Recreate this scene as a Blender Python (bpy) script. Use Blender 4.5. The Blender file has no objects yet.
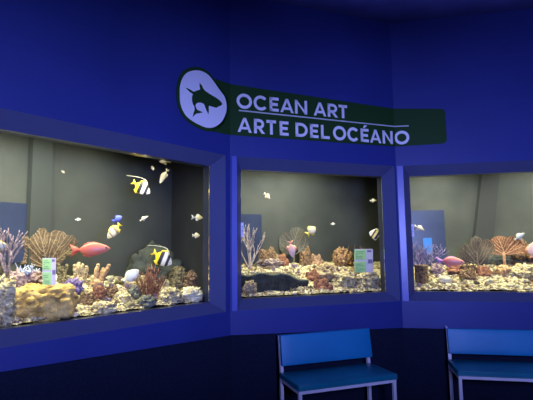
import bpy, math, random
import numpy as np
from mathutils import Vector, Matrix, noise
C = bpy.context.scene
COL = C.collection
PI = math.pi
EYE = 1.51

# ------------------------------------------------------------------ layout of the place (metres)
FPX = 444.03
PITCH = math.radians(6.2115); ROLL = math.radians(-0.6442)
P1 = Vector((-0.3294, 4.0)); P2 = Vector((1.3648, 4.6033))        # the two wall corners
def dirv(a): a = math.radians(a); return Vector((math.sin(a), math.cos(a)))
D0 = dirv(40.4855); D2 = dirv(100.728); D1 = (P2 - P1).normalized(); LEN1 = (P2 - P1).length
def outn(D): return Vector((-D.y, D.x))                            # away from the visitors
N0, N1, N2 = outn(D0), outn(D1), outn(D2)
CEIL = 2.4244 + EYE; ZT = .8436 + EYE; ZB = -.5471 + EYE; ZW = -.7813 + EYE
DEP = .1247; ST = .0957; SB = .0826; SL = .076; GASK = .09
ZIT, ZIB = ZT - ST, ZB + SB                                        # visible glass top / bottom
OPEN = {0: (-2.0, -.058), 1: (.0626, LEN1 - .0205), 2: (.0699, 3.2)}   # openings along each wall
ORG = {0: P1, 1: P1, 2: P2}; DIR = {0: D0, 1: D1, 2: D2}; NRM = {0: N0, 1: N1, 2: N2}

cs, sn = math.cos(PITCH), math.sin(PITCH); cr, sr = math.cos(ROLL), math.sin(ROLL)
def ray(X, Y):
    a, b = X - 266.5, Y - 200
    x = a * cr + b * sr; y = -a * sr + b * cr
    u = -y / FPX
    return Vector((x / FPX, cs - u * sn, sn + u * cs))
EYEP = Vector((0, 0, EYE))
def W(k, u, b, z):                                                 # wall coordinates -> world
    p = ORG[k] + DIR[k] * u + NRM[k] * b
    return Vector((p.x, p.y, z))
def hit(k, X, Y, b):                                               # point of tank k at distance b behind its wall
    r = ray(X, Y); n = NRM[k]; o = ORG[k] + n * b
    t = (o.x * n.x + o.y * n.y) / (r.x * n.x + r.y * n.y)
    return EYEP + r * t
def uz(k, X, Y, b=0):
    p = hit(k, X, Y, b); q = Vector((p.x, p.y)) - ORG[k]
    return q.dot(DIR[k]), p.z
def ub(k, p):
    q = Vector((p.x, p.y)) - ORG[k]; return q.dot(DIR[k]), q.dot(NRM[k])
def depth(p):
    return (p - EYEP).dot(Vector((0, cs, sn)))

# ------------------------------------------------------------------ mesh helper
class MB:
    def __init__(s): s.v = []; s.f = []; s.m = []; s.smooth = True
    def add(s, vs, fs, mi=0):
        o = len(s.v); s.v += [tuple(v) for v in vs]; s.f += [tuple(i + o for i in f) for f in fs]; s.m += [mi] * len(fs)
    def box(s, c, h, M=None, mi=0):
        vs = []
        for x in (-1, 1):
            for y in (-1, 1):
                for z in (-1, 1):
                    v = Vector((c[0] + x * h[0], c[1] + y * h[1], c[2] + z * h[2])); vs.append(M @ v if M else v)
        s.add(vs, [(0, 1, 3, 2), (4, 6, 7, 5), (0, 4, 5, 1), (2, 3, 7, 6), (0, 2, 6, 4), (1, 5, 7, 3)], mi)
    def hexa(s, a, b, mi=0):                                       # two matching quads -> solid
        s.add(list(a) + list(b), [(0, 1, 2, 3), (7, 6, 5, 4), (0, 4, 5, 1), (1, 5, 6, 2), (2, 6, 7, 3), (3, 7, 4, 0)], mi)
    def tube(s, pts, rad, n=6, mi=0, cap=True):
        pts = [Vector(p) for p in pts]; rings = []
        t = (pts[1] - pts[0]).normalized(); a = t.orthogonal().normalized()
        vs = []
        for i, p in enumerate(pts):
            t2 = (pts[min(i + 1, len(pts) - 1)] - pts[max(i - 1, 0)])
            t2 = t2.normalized() if t2.length > 1e-9 else t
            a = (a - t2 * a.dot(t2)); a = a.normalized() if a.length > 1e-6 else t2.orthogonal().normalized()
            bb = t2.cross(a); r = rad[i] if hasattr(rad, '__len__') else rad
            for k in range(n):
                an = 2 * PI * k / n; vs.append(p + (a * math.cos(an) + bb * math.sin(an)) * r)
            t = t2
        fs = []
        for i in range(len(pts) - 1):
            for k in range(n):
                k2 = (k + 1) % n; fs.append((i * n + k, i * n + k2, (i + 1) * n + k2, (i + 1) * n + k))
        if cap: fs.append(tuple(range(n))[::-1]); fs.append(tuple((len(pts) - 1) * n + k for k in range(n)))
        s.add(vs, fs, mi)
    def blob(s, c, r, sub=2, amp=.25, freq=2., seed=0, ridged=False, mi=0, M=None, sq=0):
        vs, fs = ICO[sub]
        out = []; off = Vector((seed * 7.3, seed * 3.1, seed * 1.7))
        for v in vs:
            n_ = noise.fractal(v * freq + off, 1., 2., 4 if sub > 2 else 2)
            if ridged: n_ = abs(n_) * 1.6 - .5
            k = 1 + amp * n_
            if sq: k *= 1 / max(abs(v.x), abs(v.y), abs(v.z)) ** sq
            k += amp * .25 * noise.noise(v * freq * 5 + off) if sub > 3 else 0
            w = Vector((v.x * r[0] * k, v.y * r[1] * k, v.z * r[2] * k))
            if M: w = M @ w
            out.append(w + Vector(c))
        s.add(out, fs, mi)
    def build(s, name, mats, parent=None, smooth=True, loc=None, bevel=0):
        me = bpy.data.meshes.new(name); me.from_pydata(s.v, [], s.f)
        if not isinstance(mats, (list, tuple)): mats = [mats]
        for m in mats: me.materials.append(m)
        me.polygons.foreach_set('material_index', s.m); me.polygons.foreach_set('use_smooth', [smooth] * len(s.f))
        me.update()
        o = bpy.data.objects.new(name, me); COL.objects.link(o)
        if parent: o.parent = parent
        if loc is not None: o.location = loc
        if bevel:
            b = o.modifiers.new('bevel', 'BEVEL'); b.width = bevel; b.segments = 3; b.limit_method = 'ANGLE'
        return o
import bmesh
ICO = {}
for sub in (1, 2, 3, 4, 5):
    bm = bmesh.new(); bmesh.ops.create_icosphere(bm, subdivisions=sub, radius=1)
    bm.verts.index_update(); ICO[sub] = ([v.co.copy() for v in bm.verts], [tuple(v.index for v in f.verts) for f in bm.faces]); bm.free()

def tag(o, label=None, cat=None, group=None, kind=None):
    if label: o['label'] = label
    if cat: o['category'] = cat
    if group: o['group'] = group
    if kind: o['kind'] = kind
    return o
def empty(name, loc, label=None, cat=None, group=None, M=None):
    o = bpy.data.objects.new(name, None); COL.objects.link(o); o.empty_display_size = .05
    if M is not None: o.matrix_world = M
    else: o.location = loc
    return tag(o, label, cat, group)

# ------------------------------------------------------------------ materials
MATS = {}
def mat(name, col, rough=.6, col2=None, scale=8., bump=0., bscale=60., metal=0., spec=.5, col3=None, emit=None, emits=0., mid=.5, cell=False, sheen=0):
    if name in MATS: return MATS[name]
    m = bpy.data.materials.new(name); m.use_nodes = True; nt = m.node_tree; N = nt.nodes; L = nt.links
    b = N['Principled BSDF']; b.inputs['Roughness'].default_value = rough; b.inputs['Metallic'].default_value = metal
    b.inputs['Specular IOR Level'].default_value = spec
    b.inputs['Base Color'].default_value = (*col, 1)
    tc = N.new('ShaderNodeTexCoord')
    if col2:
        nz = N.new('ShaderNodeTexNoise'); nz.inputs['Scale'].default_value = scale; nz.inputs['Detail'].default_value = 6
        L.new(tc.outputs['Object'], nz.inputs['Vector'])
        r = N.new('ShaderNodeValToRGB'); e = r.color_ramp.elements
        e[0].position = mid - .14; e[0].color = (*col, 1); e[1].position = mid + .14; e[1].color = (*col2, 1)
        if col3: x = e.new(mid); x.color = (*col3, 1)
        L.new(nz.outputs['Fac'], r.inputs['Fac']); L.new(r.outputs['Color'], b.inputs['Base Color'])
    if bump:
        if cell:
            n2 = N.new('ShaderNodeTexVoronoi'); n2.inputs['Scale'].default_value = bscale; o2 = n2.outputs['Distance']
        else:
            n2 = N.new('ShaderNodeTexNoise'); n2.inputs['Scale'].default_value = bscale; n2.inputs['Detail'].default_value = 3; o2 = n2.outputs['Fac']
        L.new(tc.outputs['Object'], n2.inputs['Vector'])
        bp = N.new('ShaderNodeBump'); bp.inputs['Strength'].default_value = bump; bp.inputs['Distance'].default_value = .02
        L.new(o2, bp.inputs['Height']); L.new(bp.outputs['Normal'], b.inputs['Normal'])
    if emit:
        b.inputs['Emission Color'].default_value = (*emit, 1); b.inputs['Emission Strength'].default_value = emits
    MATS[name] = m; return m
wallm = mat('blue_wall_paint', (.021, .036, .185), .5, (.025, .041, .205), 1.5, bump=.06, bscale=40, spec=.35)
revm = mat('blue_frame_spill', (.075, .088, .185), .32, bump=.05, bscale=30, spec=.7)  # greyer than the walls: spill from the tanks put into the colour
postm = mat('blue_post_lit', (.08, .1, .4), .35, bump=.05, bscale=30, spec=.6)  # lighter blue, the light on the corner strips painted in
gaskm = mat('tank_edge', (.02, .024, .04), .3)
ceilm = mat('ceiling_paint', (.04, .045, .17), .7, (.06, .065, .22), 3, bump=.15, bscale=12)
carpm = mat('navy_carpet', (.008, .013, .03), .95, (.012, .018, .042), 60, bump=.6, bscale=400, spec=.1)
floorm = mat('floor_carpet', (.006, .006, .014), .95, (.01, .01, .02), 30, bump=.5, bscale=300, spec=.1)
signm = mat('dark_green_panel', (.018, .06, .012), .6, spec=.15)
whitem = mat('white_lettering', (.85, .85, .85), .6, spec=.2)
rulem = mat('pale_rule', (.55, .62, .55), .6)
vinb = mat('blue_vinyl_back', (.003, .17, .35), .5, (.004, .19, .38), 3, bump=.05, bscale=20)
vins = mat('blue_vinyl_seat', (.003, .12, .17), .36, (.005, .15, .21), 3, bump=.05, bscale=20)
railm = mat('white_painted_steel', (.6, .58, .62), .4)
backm = mat('tank_back_paint', (.03, .036, .032), .8, (.047, .054, .047), 2.2, bump=.2, bscale=8)
backd = mat('rear_column_grey', (.027, .034, .032), .8)
backe = mat('rear_column_dark', (.02, .024, .024), .8)
sidem = mat('tank_side_paint', (.012, .015, .018), .8, (.018, .021, .025), 3)
def fish_mat(name, bands, rough=.4):
    """colour along the fish's own x axis: list of (pos, colour), body runs -0.5..0.5"""
    m = bpy.data.materials.new(name); m.use_nodes = True; nt = m.node_tree; N = nt.nodes; L = nt.links
    b = N['Principled BSDF']; b.inputs['Roughness'].default_value = rough
    tc = N.new('ShaderNodeTexCoord'); sx = N.new('ShaderNodeSeparateXYZ'); L.new(tc.outputs['Object'], sx.inputs[0])
    ad = N.new('ShaderNodeMath'); ad.operation = 'ADD'; ad.inputs[1].default_value = .5; L.new(sx.outputs['X'], ad.inputs[0])
    ml = N.new('ShaderNodeMath'); ml.operation = 'MULTIPLY_ADD'; ml.inputs[1].default_value = .25; L.new(sx.outputs['Z'], ml.inputs[0]); L.new(ad.outputs[0], ml.inputs[2])
    r = N.new('ShaderNodeValToRGB'); e = r.color_ramp.elements
    e[0].position = bands[0][0]; e[0].color = (*bands[0][1], 1); e[1].position = bands[-1][0]; e[1].color = (*bands[-1][1], 1)
    for p, c in bands[1:-1]: x = e.new(p); x.color = (*c, 1)
    L.new(ml.outputs[0], r.inputs['Fac']); L.new(r.outputs['Color'], b.inputs['Base Color']); return m
def glass_mat():
    m = bpy.data.materials.new('clear_acrylic'); m.use_nodes = True; nt = m.node_tree; N = nt.nodes; L = nt.links
    N.remove(N['Principled BSDF']); out = N['Material Output']
    tr = N.new('ShaderNodeBsdfTransparent'); tr.inputs[0].default_value = (.97, .985, .98, 1)
    gl = N.new('ShaderNodeBsdfGlossy'); gl.inputs['Roughness'].default_value = .02
    fr = N.new('ShaderNodeFresnel'); fr.inputs['IOR'].default_value = 1.35
    mx = N.new('ShaderNodeMixShader'); L.new(fr.outputs[0], mx.inputs[0]); L.new(tr.outputs[0], mx.inputs[1]); L.new(gl.outputs[0], mx.inputs[2])
    L.new(mx.outputs[0], out.inputs['Surface']); return m
glassm = glass_mat()

# ------------------------------------------------------------------ room shell
def wall_with_hole(name, k, ua, ub_, th=.06):
    m = MB(); o0, o1 = OPEN[k]
    def slab(a, b, z0, z1):
        q = [W(k, a, 0, z0), W(k, b, 0, z0), W(k, b, 0, z1), W(k, a, 0, z1)]
        r = [W(k, a, th, z0), W(k, b, th, z0), W(k, b, th, z1), W(k, a, th, z1)]
        m.hexa(q, r)
    slab(ua, ub_, ZT, CEIL); slab(ua, ub_, 0, ZB); slab(ua, o0, ZB, ZT); slab(o1, ub_, ZB, ZT)
    return tag(m.build(name, wallm, smooth=False), kind='structure')
wall_with_hole('wall_left', 0, -6.5, 0)
wall_with_hole('wall_middle', 1, 0, LEN1)
wall_with_hole('wall_right', 2, 0, 5.4)
A_ = ORG[0] + D0 * -6.5; E_ = P2 + D2 * 5.4
def plain_wall(name, a, b, m_=wallm):
    m = MB(); d = (b - a).normalized(); n = Vector((d.y, -d.x)) * .08
    m.hexa([(a.x, a.y, 0), (b.x, b.y, 0), (b.x, b.y, CEIL), (a.x, a.y, CEIL)], [(a.x + n.x, a.y + n.y, 0), (b.x + n.x, b.y + n.y, 0), (b.x + n.x, b.y + n.y, CEIL), (a.x + n.x, a.y + n.y, CEIL)])
    return tag(m.build(name, m_, smooth=False), kind='structure')
B_ = Vector((A_.x, -4.2)); F_ = Vector((E_.x, -4.2))
plain_wall('wall_far_left', A_, B_); plain_wall('wall_back', B_, F_); plain_wall('wall_far_right', F_, E_)
m = MB(); m.box(((A_.x + E_.x) / 2, .8, -.05), ((E_.x - A_.x) / 2 + .3, 5.6, .05)); tag(m.build('floor', floorm, smooth=False), kind='structure')
m = MB(); m.box(((A_.x + E_.x) / 2, .8, CEIL + .05), ((E_.x - A_.x) / 2 + .3, 5.6, .05)); tag(m.build('ceiling', ceilm, smooth=False), kind='structure')
# carpeted wainscot panels
def wains(name, k, ua, ub_, za, zb, t=.02):
    m = MB(); m.hexa([W(k, ua, 0, 0), W(k, ub_, 0, 0), W(k, ub_, 0, zb), W(k, ua, 0, za)], [W(k, ua, -t, 0), W(k, ub_, -t, 0), W(k, ub_, -t, zb), W(k, ua, -t, za)])
    tag(m.build(name, carpm, smooth=False), kind='structure')
zn = uz(0, 0, 372)
wains('trim_1', 0, zn[0] - 1.0, 0, zn[1] + (zn[1] - ZW) * .4, ZW + .026)
wains('trim_2', 1, 0, LEN1, ZW + .026, ZW - .033)
wains('trim_3', 2, 0, 5.3, ZW - .033, ZW - .033)
def post(name, k, ua, ub_):
    m = MB(); m.hexa([W(k, ua, .002, ZB), W(k, ub_, .002, ZB), W(k, ub_, .002, ZT), W(k, ua, .002, ZT)], [W(k, ua, -.008, ZB), W(k, ub_, -.008, ZB), W(k, ub_, -.008, ZT), W(k, ua, -.008, ZT)])
    tag(m.build(name, postm, smooth=False), kind='structure')
post('trim_4', 1, .014, .062); post('trim_5', 2, .008, .069)

# windows: splayed frame, dark edge, clear pane
for k in (0, 1, 2):
    a, b = OPEN[k]; root = empty('window_%d' % (k + 1), W(k, (a + b) / 2, 0, ZB)); tag(root, kind='structure')
    inv = Matrix.Translation(-root.location)
    ai, bi = a + SL, b - SL
    O = [(a, ZB), (b, ZB), (b, ZT), (a, ZT)]; I = [(ai, ZIB), (bi, ZIB), (bi, ZIT), (ai, ZIT)]
    m = MB(); g = MB()
    for i in range(4):
        j = (i + 1) % 4; e = .03
        def ex(p, s):  # outward grown copy
            cu, cz = (a + b) / 2, (ZB + ZT) / 2
            return (p[0] + (s if p[0] > cu else -s), p[1] + (s if p[1] > cz else -s))
        q = [W(k, O[i][0], 0, O[i][1]), W(k, O[j][0], 0, O[j][1]), W(k, I[j][0], DEP, I[j][1]), W(k, I[i][0], DEP, I[i][1])]
        oi, oj, ii, ij = ex(O[i], .012), ex(O[j], .012), ex(I[i], .03), ex(I[j], .03)
        r = [W(k, oi[0], .02, oi[1]), W(k, oj[0], .02, oj[1]), W(k, ij[0], DEP, ij[1]), W(k, ii[0], DEP, ii[1])]
        m.hexa([inv @ v for v in q], [inv @ v for v in r])
        q = [W(k, I[i][0], DEP + .001, I[i][1]), W(k, I[j][0], DEP + .001, I[j][1]), W(k, I[j][0], DEP + GASK, I[j][1]), W(k, I[i][0], DEP + GASK, I[i][1])]
        r = [W(k, ii[0], DEP + .001, ii[1]), W(k, ij[0], DEP + .001, ij[1]), W(k, ij[0], DEP + GASK, ij[1]), W(k, ii[0], DEP + GASK, ii[1])]
        g.hexa([inv @ v for v in q], [inv @ v for v in r])
    m.build('window_frame', revm, root, smooth=False); g.build('gasket', gaskm, root, smooth=False)
    p = MB(); e = .001
    p.hexa([inv @ W(k, u, DEP + .003, z) for u, z in ((ai + e, ZIB + e), (bi - e, ZIB + e), (bi - e, ZIT - e), (ai + e, ZIT - e))],
           [inv @ W(k, u, DEP + .013, z) for u, z in ((ai + e, ZIB + e), (bi - e, ZIB + e), (bi - e, ZIT - e), (ai + e, ZIT - e))])
    p.build('pane', glassm, root, smooth=False)

# ------------------------------------------------------------------ sign band wrapping across the walls
def strip(s, z, off):                                              # s<0 left wall, 0..LEN1 middle, beyond right
    t1 = math.tan(math.radians((70.405 - 40.4855) / 2)) * off; t2 = math.tan(math.radians((100.728 - 70.405) / 2)) * off
    if s <= 0: return W(0, min(s, -t1), -off, z)
    if s <= LEN1: return W(1, max(t1, min(s, LEN1 - t2)), -off, z)
    return W(2, max(s - LEN1, t2), -off, z)
def sz(X, Y):
    u, z = uz(0, X, Y)
    if u <= 0 and X < 260: return u, z
    u, z = uz(1, X, Y)
    if u <= LEN1: return u, z
    u, z = uz(2, X, Y); return LEN1 + u, z
def inset_prism(m, pts, o0, o1, M):                                # outline (s,z) -> prism from offset o0 to o1
    n = len(pts); vs = [M @ strip(s, z, o0) for s, z in pts] + [M @ strip(s, z, o1) for s, z in pts]
    fs = [tuple(range(n, 2 * n))] + [(i, (i + 1) % n, n + (i + 1) % n, n + i) for i in range(n)]
    m.add(vs, fs)
sroot = empty('wall_sign', strip(0, 1.3 + EYE, 0), 'long dark green wall sign reading OCEAN ART and ARTE DEL OCÉANO above the windows', 'sign')
SI = Matrix.Translation(-sroot.location)
ov = [(24, 170), (26, 120), (42, 72), (70, 43), (110, 32), (150, 37), (185, 57), (215, 92), (245, 135), (275, 175), (289, 215), (290, 260), (275, 305), (250, 338), (215, 357), (180, 359), (140, 345), (95, 320), (60, 290), (37, 250), (26, 210)]
ovp = [sz(175 + x / 5.714, 65 + y / 5.714) for x, y in ov]
def smooth_closed(P, n=4):
    out = []; L_ = len(P)
    for i in range(L_):
        p0, p1, p2, p3 = [Vector(P[(i + j) % L_]) for j in (-1, 0, 1, 2)]
        for k in range(n):
            t = k / n; out.append(tuple(.5 * ((2 * p1) + (p2 - p0) * t + (2 * p0 - 5 * p1 + 4 * p2 - p3) * t * t + (-p0 + 3 * p1 - 3 * p2 + p3) * t ** 3)))
    return out
ovp = smooth_closed(ovp)
cen = Vector((sum(p[0] for p in ovp) / len(ovp), sum(p[1] for p in ovp) / len(ovp)))
def grow(P, d): return [tuple(Vector(p) + (Vector(p) - cen).normalized() * d) for p in P]
m = MB()
big = grow(ovp, .03)
inset_prism(m, [(min(s, -.0001), z) for s, z in big], 0, .006, SI)
zt0, zb0 = sz(228, 83.5)[1], sz(228, 134.5)[1]; zt1, zb1 = sz(397, 108.5)[1], sz(397, 146.5)[1]
sR, zR0 = sz(445, 109); zR1 = sz(446, 143.5)[1]
tl = sz(216, 79); bl = sz(212, 131.5)
top = [tl, (0, zt0)] + [(LEN1 * i / 12, zt0 + (zt1 - zt0) * i / 12) for i in range(1, 13)]
bot = [bl, (0, zb0)] + [(LEN1 * i / 12, zb0 + (zb1 - zb0) * i / 12) for i in range(1, 13)]
rr = .04; n_ = 10
for i in range(1, n_ + 1):
    s = LEN1 + (sR - LEN1 - rr) * i / n_; f = (s - LEN1) / (sR - LEN1); top.append((s, zt1 + (zR0 - zt1) * f)); bot.append((s, zb1 + (zR1 - zb1) * f))
for i in range(1, 6):
    a = PI / 2 * i / 5; s = sR - rr + rr * math.sin(a); top.append((s, zR0 - rr + rr * math.cos(a))); bot.append((s, zR1 + rr - rr * math.cos(a)))
for i in range(len(top) - 1):
    q = [bot[i], bot[i + 1], top[i + 1], top[i]]
    # keep the facets on either side of a corner apart
    def fx(s, other):
        return s
    inset_prism(m, q, 0, .006, SI)
m.build('sign_panel', signm, sroot, smooth=False)
m = MB(); inset_prism(m, ovp, .0062, .009, SI); em = tag(m.build('emblem_disc', whitem, sroot, smooth=False), 'white egg-shaped emblem disc')
sh = [(265, 222), (252, 205), (232, 190), (215, 180), (190, 165), (168, 150), (158, 138), (148, 118), (136, 105), (136, 120), (140, 142), (122, 147), (110, 152), (100, 154), (80, 141), (57, 131), (66, 142), (82, 157), (98, 168), (93, 185), (93, 205), (98, 225), (106, 238), (108, 255), (103, 272), (96, 299), (106, 289), (118, 279), (137, 276), (155, 272), (140, 265), (122, 258), (115, 246), (112, 232), (118, 221), (130, 216), (145, 217), (160, 223), (165, 232), (172, 252), (180, 269), (186, 283), (189, 262), (187, 245), (189, 234), (210, 240), (232, 246), (240, 241), (262, 231)]
shp = [sz(175 + x / 5.714, 65 + y / 5.714) for x, y in sh]
m = MB(); inset_prism(m, shp, .0092, .012, SI); s_ = tag(m.build('shark_silhouette', signm, em, smooth=False), 'dark leaping shark silhouette')
s_.parent = em
# letters: strokes in a unit box
def quad(x0, y0, x1, y1, w):
    d = Vector((x1 - x0, y1 - y0)); n = Vector((-d.y, d.x)).normalized() * w / 2
    return [(x0 + n.x, y0 + n.y), (x0 - n.x, y0 - n.y), (x1 - n.x, y1 - n.y), (x1 + n.x, y1 + n.y)]
T = .2
def ringq(a0, a1, cx=.5, cy=.5, rx=.5, ry=.5, ti=.2, n=28, asp=1.):
    out = []
    for i in range(n):
        a, b = a0 + (a1 - a0) * i / n, a0 + (a1 - a0) * (i + 1) / n
        ix = rx - ti / asp; iy = ry - ti
        out.append([(cx + rx * math.cos(a), cy + ry * math.sin(a)), (cx + rx * math.cos(b), cy + ry * math.sin(b)), (cx + ix * math.cos(b), cy + iy * math.sin(b)), (cx + ix * math.cos(a), cy + iy * math.sin(a))])
    return out
def glyph(ch, asp):                                                # asp = width/height; box x 0..1 (scaled), y 0..1
    w = T / asp                                                    # vertical stem width in box units
    H = lambda x0, x1, y: [(x0, y - T / 2), (x1, y - T / 2), (x1, y + T / 2), (x0, y + T / 2)]
    V = lambda x0, y0=0, y1=1: [(x0, y0), (x0 + w, y0), (x0 + w, y1), (x0, y1)]
    if ch == 'O': return ringq(0, 2 * PI, asp=asp)
    if ch == 'C': return ringq(.22 * PI, 1.78 * PI, cx=.55, rx=.55, asp=asp)
    if ch in 'EÉ':
        g = [V(0), H(0, 1, T / 2), H(0, .9, .5), H(0, 1, 1 - T / 2)]
        if ch == 'É': g.append([(.3, 1.08), (.52, 1.06), (.85, 1.25), (.5, 1.28)])
        return g
    if ch == 'L': return [V(0), H(0, 1, T / 2)]
    if ch == 'T': return [V(.5 - w / 2), H(0, 1, 1 - T / 2)]
    if ch == 'A':
        return [[(0, 0), (w * .95, 0), (.5 + w * .45, 1), (.5 - w * .45, 1)], [(1 - w * .95, 0), (1, 0), (.5 + w * .45, 1), (.5 - w * .45, 1)], [(.25, .2), (.75, .2), (.7, .37), (.3, .37)]]
    if ch == 'N': return [V(0), V(1 - w), [(0, 1), (w * .8, 1), (1, 0), (1 - w * .8, 0)]]
    if ch == 'D': return [V(0), H(0, .45, T / 2), H(0, .45, 1 - T / 2)] + ringq(-PI / 2, PI / 2, cx=.42, rx=.58, asp=asp, n=16)
    if ch == 'R': return [V(0), H(0, .5, 1 - T / 2), H(0, .5, .42)] + ringq(-PI / 2, PI / 2, cx=.45, cy=.66, rx=.5, ry=.34, ti=.19, asp=asp, n=14) + [[(.34, .4), (.34 + w * 1.1, .4), (1.02, 0), (1.02 - w * 1.15, 0)]]
def line_of(name, items, z0, z1, label):
    for ch, xa, xb, ya in items:
        root = MB()
        sa, sb_ = sz(xa, ya)[0], sz(xb, ya)[0]; h = z1 - z0
        oz = .06 * h if ch == 'O' or ch == 'C' else 0
        for q in glyph(ch, (sb_ - sa) / h):
            pts = [(sa + (sb_ - sa) * x, z0 - oz / 2 + (h + oz) * y) for x, y in q]
            # subdivide long quads so they wrap round the corner
            inset_prism(root, pts, .0062, .010, SI)
        root.build('letter', whitem, sroot, smooth=False)
z1a, z1b = uz(1, 342, 118.3)[1], uz(1, 342, 105.2)[1]
line_of('lettering', [('O', 236.3, 251.7, 100), ('C', 253.3, 266.4, 102), ('E', 269.2, 278.3, 104), ('A', 280, 293.2, 105), ('N', 294.6, 306.7, 107), ('A', 313.3, 325.7, 109), ('R', 327.3, 337.2, 110), ('T', 338.3, 346.8, 112)], z1a, z1b, '')
z2a, z2b = uz(1, 325, 139.0)[1], uz(1, 325, 125.4)[1]
line_of('lettering', [('A', 237.3, 251.4, 125), ('R', 253.7, 264.4, 126), ('T', 266.2, 275.8, 127), ('E', 279.3, 288.2, 128), ('D', 295.2, 307.3, 130), ('E', 309.7, 318, 131), ('L', 320.6, 329.2, 132), ('O', 332.6, 345.6, 133), ('C', 347, 357.8, 135), ('É', 360.3, 368.2, 136), ('A', 369.6, 380.6, 137), ('N', 382.2, 392.2, 138), ('O', 394.4, 409.2, 138)], z2a, z2b, '')
m = MB(); s0, zr0 = sz(238.5, 110.6); s1, zr1 = LEN1, sz(396, 126.6)[1]; s2, zr2 = sz(408.5, 126)
for i in range(10):
    a, b = s0 + (s1 - s0) * i / 10, s0 + (s1 - s0) * (i + 1) / 10; za, zb = zr0 + (zr1 - zr0) * i / 10, zr0 + (zr1 - zr0) * (i + 1) / 10
    inset_prism(m, [(a, za - .006), (b, zb - .006), (b, zb + .006), (a, za + .006)], .0062, .009, SI)
inset_prism(m, [(s1 + .003, zr1 - .006), (s2, zr2 - .006), (s2, zr2 + .006), (s1 + .003, zr1 + .006)], .0062, .009, SI)
m.build('rule_line', rulem, sroot, smooth=False)

# ------------------------------------------------------------------ benches
def bench(k, u0, u1, label, bh=.125, bc=.185, f0=-.575):
    base = W(k, u0, 0, 0); D, N_ = DIR[k], NRM[k]
    M = Matrix(((D.x, N_.x, 0, base.x), (D.y, N_.y, 0, base.y), (0, 0, 1, 0), (0, 0, 0, 1)))
    root = empty('bench', None, label, 'bench', None, M=M)
    w = u1 - u0; zs = EYE - 1.06; f1 = -.17               # front / rear of seat (towards the visitor is negative)
    r = .014
    for x in (r, w - r):
        m = MB(); m.box((x, f0 + r, (zs - .074) / 2), (r, r, (zs - .074) / 2)); m.build('leg', railm, root, smooth=False, bevel=.003)
        m = MB(); m.hexa([(x - r, f1 - r, 0), (x + r, f1 - r, 0), (x + r, f1 + r, 0), (x - r, f1 + r, 0)], [(x - r, f1 - r, zs + .02), (x + r, f1 - r, zs + .02), (x + r, f1 + r, zs + .02), (x - r, f1 + r, zs + .02)])
        m.hexa([(x - r, f1 - r, zs + .02), (x + r, f1 - r, zs + .02), (x + r, f1 + r, zs + .02), (x - r, f1 + r, zs + .02)], [(x - r, f1 + .03 - r, zs + bc + bh - .02), (x + r, f1 + .03 - r, zs + bc + bh - .02), (x + r, f1 + .03 + r, zs + bc + bh - .02), (x - r, f1 + .03 + r, zs + .3)])
        m.build('leg', railm, root, smooth=False)
    m = MB(); zr = zs - .062
    m.box((w / 2, f0 + r, zr), (w / 2, r, r)); m.box((w / 2, f1 - r, zr), (w / 2 - 2 * r, r, r))
    for x in (r, w - r): m.box((x, (f0 + f1) / 2, zr), (r, (f1 - f0) / 2 - 2 * r, r))
    m.build('seat_frame', railm, root, smooth=False)
    for x in (r, w - r):
        m = MB(); m.box((x, (f0 + f1) / 2, .07), (r * .8, (f1 - f0) / 2 - 2 * r, r * .8)); m.build('stretcher', railm, root, smooth=False)
    def cushion(name, c, h, mt, tilt=0, puff=.012):
        nx, ny = 14, 6; mm = MB(); vs = []; fs = []
        bm = bmesh.new(); bmesh.ops.create_cube(bm, size=2)
        bmesh.ops.subdivide_edges(bm, edges=bm.edges[:], cuts=7, use_grid_fill=True)
        for v in bm.verts:
            x, y, z = v.co; e = (1 - x ** 4) * (1 - (y if abs(y) < 1 else 1) ** 4)
            ax, ay, az = abs(x), abs(y), abs(z)
            v.co = Vector((x * h[0], y * h[1], z * h[2]))
            if name == 'seat' and z > .99: v.co.z += puff * (1 - x * x) ** .5 * (1 - y * y) ** .5 if ax <= 1 and ay <= 1 else 0
            if name == 'backrest' and y < -.99: v.co.y -= puff * (max(0, 1 - x * x) * max(0, 1 - z * z)) ** .5
            v.co.y += v.co.z * tilt
            v.co += Vector(c)
        bm.verts.index_update(); mm.add([v.co.copy() for v in bm.verts], [tuple(v.index for v in f.verts) for f in bm.faces]); bm.free()
        o = mm.build(name, mt, root, bevel=.012)
        return o
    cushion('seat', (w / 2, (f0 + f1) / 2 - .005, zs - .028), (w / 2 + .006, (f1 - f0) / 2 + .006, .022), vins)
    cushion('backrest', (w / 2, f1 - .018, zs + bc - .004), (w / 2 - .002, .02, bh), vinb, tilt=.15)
    return root
bench(1, .395, 1.29, 'blue vinyl bench with white legs, whole one below the middle aquarium window')
bench(2, .385, 1.76, 'blue vinyl bench cut off by the right edge, below the right aquarium window', .112, .172)

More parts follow.
